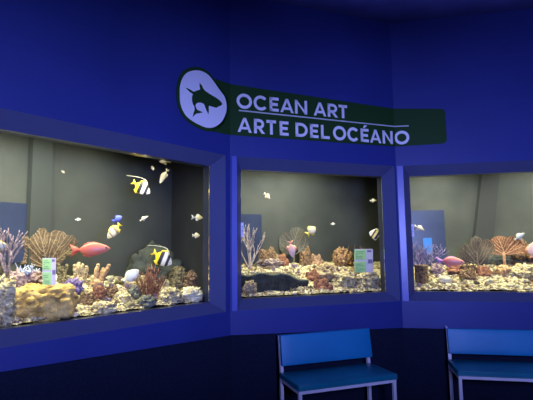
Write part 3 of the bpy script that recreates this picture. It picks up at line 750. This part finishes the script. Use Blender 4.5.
boulder('dark_rock', 0, 150, 293, 48, 42, 'dark grey-green rock wall behind the red-brown bush', dark, 48, amp=.5, freq=2.2, dep=.35, b=.88)
bush('soft_coral', 0, 150, 299, 31, 35, 46, 'red-brown bushy coral in front of the dark rock', rbrn, 49, r=.0042)
boulder('brain_coral', 0, 178, 291, 18, 24, 'olive rounded brain coral right of the bushy coral', obrn, 50, amp=.2, freq=4, cat='coral', knobs=10)
boulder('brain_coral', 0, 191, 293, 14, 21, 'brown rounded brain coral at the right end of the left aquarium', brn, 51, amp=.2, freq=4, cat='coral', knobs=10)
boulder('boulder', 0, 170, 304, 22, 14, 'pale yellow rock heap in front of the olive brain coral', yel2, 52, amp=.55, freq=3, knobs=12)
boulder('boulder', 0, 191, 302, 20, 13, 'pale yellow rock heap in the right corner of the left aquarium', rockpal[3], 53, amp=.55, freq=3, knobs=12)
boulder('boulder', 0, 147, 309, 16, 11, 'grey-brown rock in front of the red-brown bushy coral', grey, 54, amp=.5, freq=3, knobs=6)
boulder('boulder', 0, 134, 300, 12, 13, 'grey-brown rock under the white fish', grey, 56, amp=.5, freq=3, knobs=6)
# middle aquarium
branchy('gorgonian', 1, 250, 270, 50, 'tall pale branching gorgonian at the left of the middle aquarium', whit, 60, spread=.42, levels=3, nb=2, r=.0085, flat=.5, wig=.16, nroot=6)
sea_fan('sea_fan', 1, 294, 262, 30, 38, [(-.25, .55, .25, .3), (.1, .7, .3, .28), (.3, .5, .2, .25)], 'small dark grey sea fan behind the pink fish', [fandk, M_('fan_dark_lace', (.075, .072, .058), .8)], 61, n=420)
plates('brown_coral', 1, 268, 266, 22, 21, 5, 'brown lobed coral right of the pale gorgonian', brn, 62)
plates('brown_coral', 1, 282, 266, 14, 16, 4, 'reddish lobed coral left of the pink fish', rbrn, 63)
plates('brown_coral', 1, 306, 266, 16, 22, 4, 'tall brown lobed coral right of the pink fish', brn, 64)
plates('brown_coral', 1, 317, 267, 14, 17, 5, 'tan lobed coral below the yellow fish', M_('tan_red', (.2, .11, .06), .85, (.42, .27, .16), 40, bump=.7, bscale=80), 65)
boulder('brown_coral', 1, 343, 268, 20, 19, 'broad brown dome coral left of the middle aquarium card', M_('warm_brown', (.16, .08, .035), .9, (.48, .3, .14), 30, bump=1, bscale=60, cell=True), 66, amp=.35, freq=3.5, knobs=10, cat='coral')
branchy('tube_worm', 1, 349, 258, 20, 'thin forked brown stalks beside the middle aquarium card', brn, 67, spread=.35, levels=1, nb=2, r=.004, wig=.1, nroot=3)
bush('soft_coral', 1, 364, 268, 20, 24, 9, 'thin brown fronds rising behind the middle aquarium card', brn, 78, r=.003)
boulder('boulder', 1, 328, 282, 26, 16, 'tan rock below the brown dome coral', rockpal[1], 68, amp=.55, freq=3, knobs=10)
plates('brown_coral', 1, 322, 291, 20, 15, 5, 'red-brown lobed coral right of the dark hollow', rbrn, 69)
plates('brown_coral', 1, 312, 280, 15, 12, 4, 'rusty low coral above the right end of the dark hollow', rbrn, 70)
boulder('boulder', 1, 345, 288, 22, 15, 'cream rock heap in front of the middle aquarium card', yel2, 71, amp=.6, freq=3, knobs=14)
boulder('boulder', 1, 368, 289, 22, 16, 'cream rock heap in the right corner of the middle aquarium', yel2, 72, amp=.6, freq=3, knobs=14)
boulder('boulder', 1, 357, 280, 16, 12, 'rusty tan rock under the middle aquarium card', M_('warm_brown', (0, 0, 0)), 73, amp=.5, freq=3, knobs=8)
boulder('boulder', 1, 250, 296, 13, 14, 'tan knobbly rock in the lower left corner of the middle aquarium', tan, 74, amp=.5, freq=3, knobs=8, dep=.5)
boulder('boulder', 1, 270, 268, 24, 8, 'low mauve rock on the ledge of the middle aquarium', rockpal[2], 75, amp=.5, freq=3, knobs=8)
# ledge face: dark sheet whose colour holds the shade of the hollow
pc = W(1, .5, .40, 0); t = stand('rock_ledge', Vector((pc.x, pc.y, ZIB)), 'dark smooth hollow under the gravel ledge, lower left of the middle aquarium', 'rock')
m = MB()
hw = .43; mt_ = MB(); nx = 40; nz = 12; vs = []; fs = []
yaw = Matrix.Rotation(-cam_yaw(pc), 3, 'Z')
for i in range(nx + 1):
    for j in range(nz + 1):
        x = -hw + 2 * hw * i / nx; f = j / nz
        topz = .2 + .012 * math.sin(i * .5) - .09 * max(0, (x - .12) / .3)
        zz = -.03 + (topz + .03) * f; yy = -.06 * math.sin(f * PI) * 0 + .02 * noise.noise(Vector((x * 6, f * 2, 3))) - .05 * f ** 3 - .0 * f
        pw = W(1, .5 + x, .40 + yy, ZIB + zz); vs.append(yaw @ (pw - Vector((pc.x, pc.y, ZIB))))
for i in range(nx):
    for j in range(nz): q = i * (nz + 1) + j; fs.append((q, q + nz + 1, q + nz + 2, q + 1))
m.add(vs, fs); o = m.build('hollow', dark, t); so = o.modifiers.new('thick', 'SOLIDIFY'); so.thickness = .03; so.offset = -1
branchy('twig_coral', 1, 297, 294, 9, 'thin pale yellow twig lying in the dark hollow', tan, 76, spread=1.3, levels=2, nb=2, r=.004, b=.33, nroot=2)
# right aquarium
sea_fan('sea_fan', 2, 505, 270, 42, 34, [(-.3, .66, .2, .2), (-.06, .78, .22, .22), (.22, .76, .19, .22), (.39, .6, .12, .17), (0, .56, .33, .13)], 'large orange-brown sea fan at the right of the right aquarium', [fanor, fanorl], 80, n=1000, trunk=.02)
sea_fan('sea_fan', 2, 479, 272, 34, 36, [(-.3, .48, .2, .3), (-.02, .74, .2, .25), (.25, .66, .2, .24), (0, .4, .3, .2)], 'grey-brown sea fan just left of the orange one', [fangr, fangrl], 81, n=700)
branchy('gorgonian', 2, 424, 272, 32, 'low violet branching gorgonian in front of the blue panel', purp, 82, spread=1.1, levels=3, nb=3, r=.006, flat=.6, nroot=5)
tubes('barrel_sponge', 2, 422, 283, 14, 17, 1, 'brown stump-like barrel sponge at the left of the right aquarium', brn, 83)
boulder('boulder', 2, 445, 284, 14, 8, 'smooth white dome rock in the right aquarium gravel', M_('white_dome', (.5, .47, .33), .8, (.7, .66, .5), 10), 84, amp=.1, freq=2)
plates('brown_coral', 2, 455, 273, 20, 11, 6, 'low rusty coral below the pink fish in the right aquarium', rbrn, 85)
plates('brown_coral', 2, 467, 279, 18, 12, 6, 'brown lobed coral in front of the grey-brown sea fan', brn, 86)
tubes('tube_sponge', 2, 469, 274, 14, 12, 4, 'cluster of short brown tubes under the grey-brown sea fan', brn, 87)
plates('brown_coral', 2, 485, 276, 16, 12, 4, 'orange-brown lobed coral between the two sea fans', rbrn, 88)
boulder('boulder', 2, 437, 275, 12, 11, 'mauve crusted rock beside the barrel sponge', mauve, 89, amp=.5, freq=3, knobs=8)
boulder('boulder', 2, 505, 276, 14, 10, 'orange-tan foot rock of the orange sea fan', M_('orange_tan', (0, 0, 0)), 90, amp=.4, freq=3, knobs=6)
boulder('boulder', 2, 522, 264, 26, 22, 'dark brown rock mound behind the pale pink fish at the right edge', brn, 91, amp=.5, freq=2.5, knobs=8)
boulder('boulder', 2, 526, 281, 26, 15, 'cream rock heap at the right edge of the right aquarium', yel2, 92, amp=.5, freq=3, knobs=10)
boulder('dark_rock', 2, 500, 274, 60, 20, 'low dark rock behind the orange sea fan', dark, 93, amp=.4, freq=2.5, b=.85, dep=.35)

# glowing blue panels on the rear walls, standing for reflections in the glass
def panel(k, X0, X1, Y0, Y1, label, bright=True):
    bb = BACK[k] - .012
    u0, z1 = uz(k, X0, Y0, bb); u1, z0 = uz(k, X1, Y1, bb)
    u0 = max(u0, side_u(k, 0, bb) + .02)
    root = empty('reflection_panel', W(k, u0, bb, z0), label, 'reflection'); inv = Matrix.Translation(-root.location)
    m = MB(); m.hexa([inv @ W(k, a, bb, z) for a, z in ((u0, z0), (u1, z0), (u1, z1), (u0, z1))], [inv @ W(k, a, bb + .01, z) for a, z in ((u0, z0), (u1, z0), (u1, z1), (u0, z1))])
    m.build('pane', mat('blue_reflection', (.02, .028, .06), .25, (.03, .04, .08), 3, emit=(.05, .07, .16), emits=.13), root, smooth=False)
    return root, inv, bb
panel(0, -12, 37, 201, 262, 'dim blue reflection shown as a panel on the back wall at the left end of the left aquarium')
panel(1, 236, 262, 214, 262, 'dim blue reflection shown as a panel on the back wall behind the pale gorgonian')
r_, inv, bb = panel(2, 405, 447, 211, 268, 'dim blue reflection shown as a panel on the back wall at the left of the right aquarium')
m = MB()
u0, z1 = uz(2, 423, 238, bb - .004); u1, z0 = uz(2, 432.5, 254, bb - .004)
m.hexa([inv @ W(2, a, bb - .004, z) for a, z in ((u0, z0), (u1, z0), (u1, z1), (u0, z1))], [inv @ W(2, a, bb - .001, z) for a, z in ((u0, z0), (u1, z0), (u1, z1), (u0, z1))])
tag(m.build('reflection_square', mat('bright_blue_reflection', (.02, .12, .4), .3, emit=(.02, .15, .6), emits=.2), r_, smooth=False), 'small bright blue square in the reflection')

# species cards on the glass
def card(k, X0, X1, Y0, Y1, split, label, n=5):
    b = FR + .03; c00, c10, c01, c11 = hit(k, X0, Y1, b), hit(k, X1, Y1, b), hit(k, X0, Y0, b + .07), hit(k, X1, Y0, b + .07)
    root = empty('info_card', c00, label, 'card'); nn = (c10 - c00).cross(c01 - c00).normalized()
    if nn.dot(EYEP - c00) < 0: nn = -nn
    P = lambda a, t, off: c00.lerp(c10, a).lerp(c01.lerp(c11, a), t) - c00 + nn * off
    def slab(m, a, c, d, e, o0, o1): m.hexa([P(a, d, o1), P(c, d, o1), P(c, e, o1), P(a, e, o1)], [P(a, d, o0), P(c, d, o0), P(c, e, o0), P(a, e, o0)])
    def rect(a, c, d, e, mt, nm):
        m = MB(); slab(m, a, c, d, e, .0001, .0012); m.build(nm, mt, root, smooth=False)
    m = MB(); slab(m, 0, 1, 0, 1, -.002, 0); m.build('card_sheet', mat('card_white', (.5, .47, .6), .5), root, smooth=False)
    gm = mat('card_green', (.33, .6, .26), .5); rect(0, split, .0, .46, gm, 'green_panel'); rect(0, split, .54, .97, gm, 'green_panel')
    dm = mat('card_ink', (.12, .22, .12), .5); R = random.Random(k); mm = MB()
    for base in (.06, .6):
        for i in range(n):
            zc = base + i * .07; slab(mm, .06, .18 if i == 2 else split * R.uniform(.5, .9), zc, zc + .02, .0013, .002)
    mm.build('print', dm, root, smooth=False)
    pm = mat('card_purple', (.16, .13, .28), .5); rect(split + .1, .96, .38, .55, pm, 'photo_strip'); rect(split + .06, .9, .86, .95, pm, 'photo_strip')
card(0, 42.5, 56, 258, 285, .62, 'green and white info card standing in the left aquarium before the sea fan', 5)
card(1, 354.5, 373, 249, 272.5, .62, 'green and white info card at the right of the middle aquarium', 5)

# ------------------------------------------------------------------ fish
finw = mat('fin_white', (.6, .6, .5), .5); finy = mat('fin_yellow', (.85, .62, .04), .5); finr = mat('fin_red', (.55, .1, .06), .5)
eye = mat('fish_eye', (.01, .01, .01), .15); finb = mat('fin_blue', (.06, .09, .55), .5); finp = mat('fin_violet', (.42, .2, .48), .5)
def fish(name, k, X, Y, b, lpx, ang, label, body, fin, tailm=None, h=.36, th=.14, tail=.24, tall=.9, left=False, turn=0., banner=None, dorsal=.12, group=None, cat='fish'):
    """X,Y middle; lpx total length in pixels; ang the climb of its nose; left = nose to the left"""
    p = hit(k, X, Y, b); L = px(p, lpx); tailm = tailm or fin
    M = Matrix.Translation(p) @ Matrix.Rotation(cam_yaw(p) + turn + (PI if left else 0), 4, 'Z') @ Matrix.Rotation(-math.radians(ang), 4, 'Y') @ Matrix.Scale(L, 4)
    root = empty(name, None, label, cat, group, M=M)
    x0 = -.5 + tail; n = 22; m = MB(); pts = []; vs = []; fs = []
    def prof(t):  # t 0 tail .. 1 nose
        a = math.sin(PI * min(1, t ** .85)) ** .75 if 0 < t < 1 else 0
        return max(.1 * (1 - t), a)
    q = 14
    for i in range(n + 1):
        t = i / n; x = x0 + (.5 - x0) * t; a = prof(t); hz = h / 2 * a; hy = th / 2 * a
        if i == n: hz = hy = .004
        for j in range(q): an = 2 * PI * j / q; c_, s_ = math.cos(an), math.sin(an); vs.append((x, hy * c_, hz * s_ * (1.0 if s_ > 0 else .95)))
    for i in range(n):
        for j in range(q): fs.append((i * q + j, i * q + (j + 1) % q, (i + 1) * q + (j + 1) % q, (i + 1) * q + j))
    fs.append(tuple(range(q))[::-1]); fs.append(tuple(n * q + j for j in range(q)))
    m.add(vs, fs); m.build('body', body, root)
    def fin_(name, outline, mt, thick=.008, tilt=None):
        mm = MB(); nn = len(outline); c = Vector((sum(o[0] for o in outline) / nn, 0, sum(o[1] for o in outline) / nn))
        fr = [Vector((o[0], -thick * .3, o[1])) for o in outline]; bk = [Vector((o[0], thick * .3, o[1])) for o in outline]
        vv = fr + bk + [c + Vector((0, -thick, 0)), c + Vector((0, thick, 0))]; ff = []
        for i in range(nn):
            j = (i + 1) % nn; ff += [(i, j, 2 * nn), (nn + j, nn + i, 2 * nn + 1), (i, nn + i, nn + j, j)]
        if tilt: vv = [tilt @ v for v in vv]
        mm.add(vv, ff); return mm.build(name, mt, root)
    hh = h * tall / 2
    fin_('tail_fin', [(x0 + .03, .03), (x0 - tail * .4, hh * .55), (-.5, hh * .95), (-.5 + tail * .35, 0), (-.5, -hh * .95), (x0 - tail * .4, -hh * .55), (x0 + .03, -.03)], tailm)
    d = dorsal
    top = lambda t: h / 2 * prof(t) * .93; xx = lambda t: x0 + (.5 - x0) * t
    fin_('dorsal_fin', [(xx(.15), top(.15)), (xx(.12), top(.15) + d * .7), (xx(.3), top(.3) + d), (xx(.5), top(.5) + d * .8), (xx(.75), top(.75)), (xx(.5), top(.5)), (xx(.3), top(.3))], fin)
    fin_('anal_fin', [(xx(.15), -top(.15)), (xx(.1), -top(.15) - d * .8), (xx(.3), -top(.3) - d), (xx(.5), -top(.5)), (xx(.3), -top(.3))], fin)
    for s in (-1, 1):
        fin_('pectoral_fin', [(.0, 0), (-.1, .03), (-.13, -.03), (-.08, -.07)], fin, tilt=Matrix.Translation((.16, s * th * .42, -.02)) @ Matrix.Rotation(s * .5, 4, 'Z'))
        e = MB(); e.blob((xx(.86), s * th / 2 * prof(.86) * .9, h * .05), (.022, .012, .022), 2, 0); e.build('eye', eye, root)
    if banner:
        mm = MB(); P = [(xx(.62), 0, h * .3), (xx(.5), 0, h * .55), (xx(.3), 0, h * .68), (xx(.05), 0, h * .62), (xx(-.3), 0, h * .42), (xx(-.7), 0, h * .12)]
        mm.tube(P, [.035, .03, .02, .014, .01, .005], 6); mm.build('banner_fin', banner, root)
    return root
W_ = (.7, .68, .58); K_ = (.015, .014, .012); Y_ = (.9, .66, .02)
ban = fish_mat('banner_bands', [(0, Y_), (.36, Y_), (.4, K_), (.53, K_), (.56, W_), (.7, W_), (.73, K_), (.83, K_), (.86, W_), (1, W_)])
red = fish_mat('red_body', [(0, (.5, .09, .05)), (.35, (.56, .13, .09)), (.7, (.6, .17, .11)), (1, (.6, .22, .15))])
pnk = fish_mat('pink_body', [(0, (.4, .13, .38)), (.3, (.62, .16, .17)), (.6, (.72, .24, .18)), (1, (.75, .32, .25))])
wht = fish_mat('white_body', [(0, (.62, .65, .58)), (.5, (.68, .72, .64)), (1, (.55, .57, .5))])
yst = fish_mat('yellow_striped', [(0, Y_), (.3, (.85, .7, .2)), (.42, (.25, .18, .05)), (.5, (.85, .75, .45)), (.68, (.8, .7, .4)), (.74, (.2, .14, .05)), (.8, (.8, .72, .45)), (1, (.75, .65, .3))])
pal = fish_mat('pale_yellow_body', [(0, (.66, .58, .26)), (.5, (.74, .68, .42)), (1, (.66, .56, .28))])
blf = fish_mat('blue_body', [(0, (.1, .12, .6)), (.5, (.12, .16, .75)), (1, (.2, .25, .8))])
gry = fish_mat('grey_body', [(0, (.1, .085, .05)), (.5, (.2, .17, .11)), (1, (.42, .38, .3))])
slv = fish_mat('silver_body', [(0, (.3, .34, .34)), (.5, (.5, .54, .52)), (1, (.3, .3, .26))])
zeb = fish_mat('angel_bands', [(0, W_), (.25, W_), (.29, K_), (.4, K_), (.44, W_), (.58, Y_), (.62, K_), (.7, K_), (.74, W_), (1, W_)])
g_ = None
fish('bannerfish', 0, 141, 187.5, .6, 21, -35, 'black, white and yellow bannerfish high in the left aquarium', ban, finy, finy, h=.62, banner=finw, tall=.5, tail=.2, dorsal=.1)
fish('bannerfish', 0, 162, 258, .6, 23, -35, 'black, white and yellow bannerfish low before the dark rock', ban, finy, finy, h=.66, banner=finw, tall=.5, tail=.2, dorsal=.1)
fish('squirrelfish', 0, 90.5, 249.5, .45, 38, 3, 'red fish swimming right in the left aquarium', red, finr, h=.36, tail=.22, tall=1.0, dorsal=.04)
fish('white_fish', 0, 131, 276, .5, 19, 38, 'plump white fish nosing up beside the red-brown bush', wht, finw, h=.62, tail=.16, tall=.6, dorsal=.04)
fish('butterflyfish', 0, 114, 231, .5, 19, -52, 'yellow and cream striped fish diving below the blue fish', yst, finy, finy, h=.5, left=True, tail=.15, tall=.7, dorsal=.06)
fish('blue_fish', 0, 117, 219, .52, 11, 30, 'small blue fish above the yellow striped fish', blf, finb, h=.5, tail=.3)
fish('slim_fish', 0, 144, 218.5, .5, 10, 32, 'slim pale fish right of the small blue fish', pal, finw, h=.25, tail=.2)
fish('grey_fish', 0, 164, 176, .6, 17, -62, 'grey fish with white face diving at the upper right of the left aquarium', gry, mat('fin_grey', (.2, .18, .13), .5), h=.32, left=True, tail=.2, dorsal=.05)
fish('brown_fish', 0, 165, 161.5, .7, 12, 0, 'dim brownish fish at the very top right of the left aquarium', gry, mat('fin_grey', (0, 0, 0)), h=.4, left=True)
fish('tiny_fish', 0, 152.5, 168, .7, 5, -70, 'tiny dim fish left of the two grey-brown ones near the top', gry, mat('fin_grey', (0, 0, 0)), h=.5)
fish('pale_fish', 0, 197, 217.5, .45, 12, -3, 'pale yellow fish with forked tail at the right edge of the left aquarium', pal, finw, h=.42, tail=.32, tall=1.1)
fish('pale_fish', 0, 196, 235.5, .5, 8, 0, 'small pale yellow round fish lower at the right edge of the left aquarium', pal, finw, h=.55)
fish('white_fish', 0, 78, 219.5, .7, 6, 5, 'tiny white fish above the red fish', wht, finw, h=.4)
fish('tiny_fish', 0, 63, 172, .8, 4, -40, 'tiny dim fish alone in the upper left of the left aquarium', gry, finw, h=.4)
fish('butterflyfish', 0, 0, 246, .3, 13, 5, 'yellow and white fish cut by the left edge of the picture', yst, finy, h=.65)
fish('butterflyfish', 1, 267, 196, .5, 8.5, -42, 'small yellow and white fish at the upper left of the middle aquarium', yst, finw, h=.42)
fish('pink_fish', 1, 291.5, 249, .45, 17, -82, 'pink fish hanging nose down before the dark sea fan', fish_mat('salmon_body', [(0, (.8, .3, .2)), (.5, (.85, .5, .4)), (1, (.85, .62, .5))]), mat('fin_salmon', (.8, .35, .22), .5), h=.42, tail=.2)
fish('yellow_fish', 1, 311, 231, .5, 12, 40, 'pale yellow fish over the brown corals of the middle aquarium', pal, finy, h=.72, tail=.25)
fish('pale_fish', 1, 373, 200.5, .5, 7, 0, 'small cream fish high at the right edge of the middle aquarium', pal, finw, h=.4)
fish('angelfish', 1, 375.5, 234.5, .45, 13, 20, 'black and white banded angelfish at the right edge of the middle aquarium', zeb, finw, h=.8, left=True, tail=.18)
fish('tiny_fish', 1, 333, 224, .7, 5, 0, 'tiny silver fish right of the pale yellow fish', slv, finw, h=.35)
fish('pale_fish', 2, 419, 228, .45, 11, -28, 'small pale yellow fish in front of the blue panel of the right aquarium', pal, finw, h=.38, tail=.25)
fish('anthias', 2, 450, 261.5, .42, 27, -4, 'pink fish with a violet tail low in the right aquarium', pnk, finp, finp, h=.36, tail=.24, tall=.9, dorsal=.04)
fish('silver_fish', 2, 519.5, 236.5, .55, 12, 35, 'silver fish above the orange-brown sea fan', slv, finw, h=.38, tail=.2, tall=.6)
fish('pink_fish', 2, 533, 250, .45, 17, 80, 'plump pale pink fish cut by the right edge of the picture', fish_mat('rose_body', [(0, (.7, .42, .35)), (.5, (.8, .56, .48)), (1, (.75, .5, .4))]), mat('fin_salmon', (0, 0, 0)), h=.6, tail=.15, tall=.6)

# ------------------------------------------------------------------ light
def area(name, loc, target, size, sizey, power, col, spread=180):
    l = bpy.data.lights.new(name, 'AREA'); l.shape = 'RECTANGLE'; l.size = size; l.size_y = sizey; l.energy = power; l.color = col; l.spread = math.radians(spread)
    o = bpy.data.objects.new(name, l); COL.objects.link(o); o.location = loc
    d = Vector(target) - Vector(loc); o.rotation_euler = d.to_track_quat('-Z', 'Y').to_euler(); return o
def spot(name, loc, target, power, col, ang, blend=1, r=.15):
    l = bpy.data.lights.new(name, 'SPOT'); l.energy = power; l.color = col; l.spot_size = math.radians(ang); l.spot_blend = blend; l.shadow_soft_size = r
    o = bpy.data.objects.new(name, l); COL.objects.link(o); o.location = loc
    d = Vector(target) - Vector(loc); o.rotation_euler = d.to_track_quat('-Z', 'Y').to_euler(); return o
BL = (.29, .345, 1.)
for yaw_, pw_ in ((-50, 300), (-29, 380), (-8, 440), (13, 450), (34, 480)):
    a_ = math.radians(yaw_); spot('blue_wash', (.75, -.2, 1.75), (.75 + 4 * math.sin(a_), -.2 + 4 * math.cos(a_), 1.68), pw_, BL, 62, 1, .3)
area('room_glow', (0, -1.0, CEIL - .1), (0, -1.0, 0), 5, 3, 5, BL)
area('ceiling_fill', (1.7, 2.9, 3.0), (1.7, 3.0, CEIL), 2.4, .8, 42, BL, 105)  # unseen up-light added to brighten the ceiling
WARM = (1., .935, .67)
def tank_light(k, u, b, power, w=.5, h=.3, z=TOPZ - .03, col=WARM, tb=0):
    p = W(k, u, b, z); q = W(k, u, b + tb, z - 1)
    return area('tank_lamp', p, q, w, h, power, col, 135)
tank_light(0, -2.1, .32, 26, tb=.4); tank_light(0, -1.4, .32, 27, tb=.4); tank_light(0, -.65, .32, 24, tb=.4)
tank_light(1, .4, .34, 17, tb=.4); tank_light(1, 1.2, .36, 21, tb=.4)
tank_light(2, .4, .36, 21, tb=.4); tank_light(2, 1.2, .36, 22, tb=.4); tank_light(2, 2.1, .36, 17, tb=.4)
def rear_light(k, u, power, w=.7):  # unseen fill added to brighten a tank's back wall
    p = W(k, u, BACK[k] - .42, TOPZ - .03); q = W(k, u, BACK[k] - .2, TOPZ - 1.0)
    area('rear_fill', p, q, w, .15, power, (1., .97, .78), 170)
rear_light(0, -2.3, 12); rear_light(0, -1.6, 11); rear_light(0, -.9, 5)
rear_light(1, .3, 8); rear_light(1, 1.1, 15)
rear_light(2, .5, 14); rear_light(2, 1.9, 15)

w = bpy.data.worlds.new('world'); C.world = w; w.use_nodes = True
w.node_tree.nodes['Background'].inputs[0].default_value = (.02, .025, .1, 1); w.node_tree.nodes['Background'].inputs[1].default_value = .2

cd = bpy.data.cameras.new('camera'); cam = bpy.data.objects.new('camera', cd); COL.objects.link(cam)
cd.sensor_width = 36; cd.lens = FPX / 533 * 36; cd.clip_start = .05
R0 = Vector((1, 0, 0)); U0 = Vector((0, -sn, cs)); F0 = Vector((0, cs, sn))
rx = R0 * cr + U0 * sr; up = -R0 * sr + U0 * cr
cam.matrix_world = Matrix(((rx.x, up.x, -F0.x, 0), (rx.y, up.y, -F0.y, 0), (rx.z, up.z, -F0.z, EYE), (0, 0, 0, 1)))
C.camera = cam
C.view_settings.view_transform = 'Standard'; C.view_settings.look = 'None'; C.view_settings.exposure = 0; C.view_settings.gamma = 1
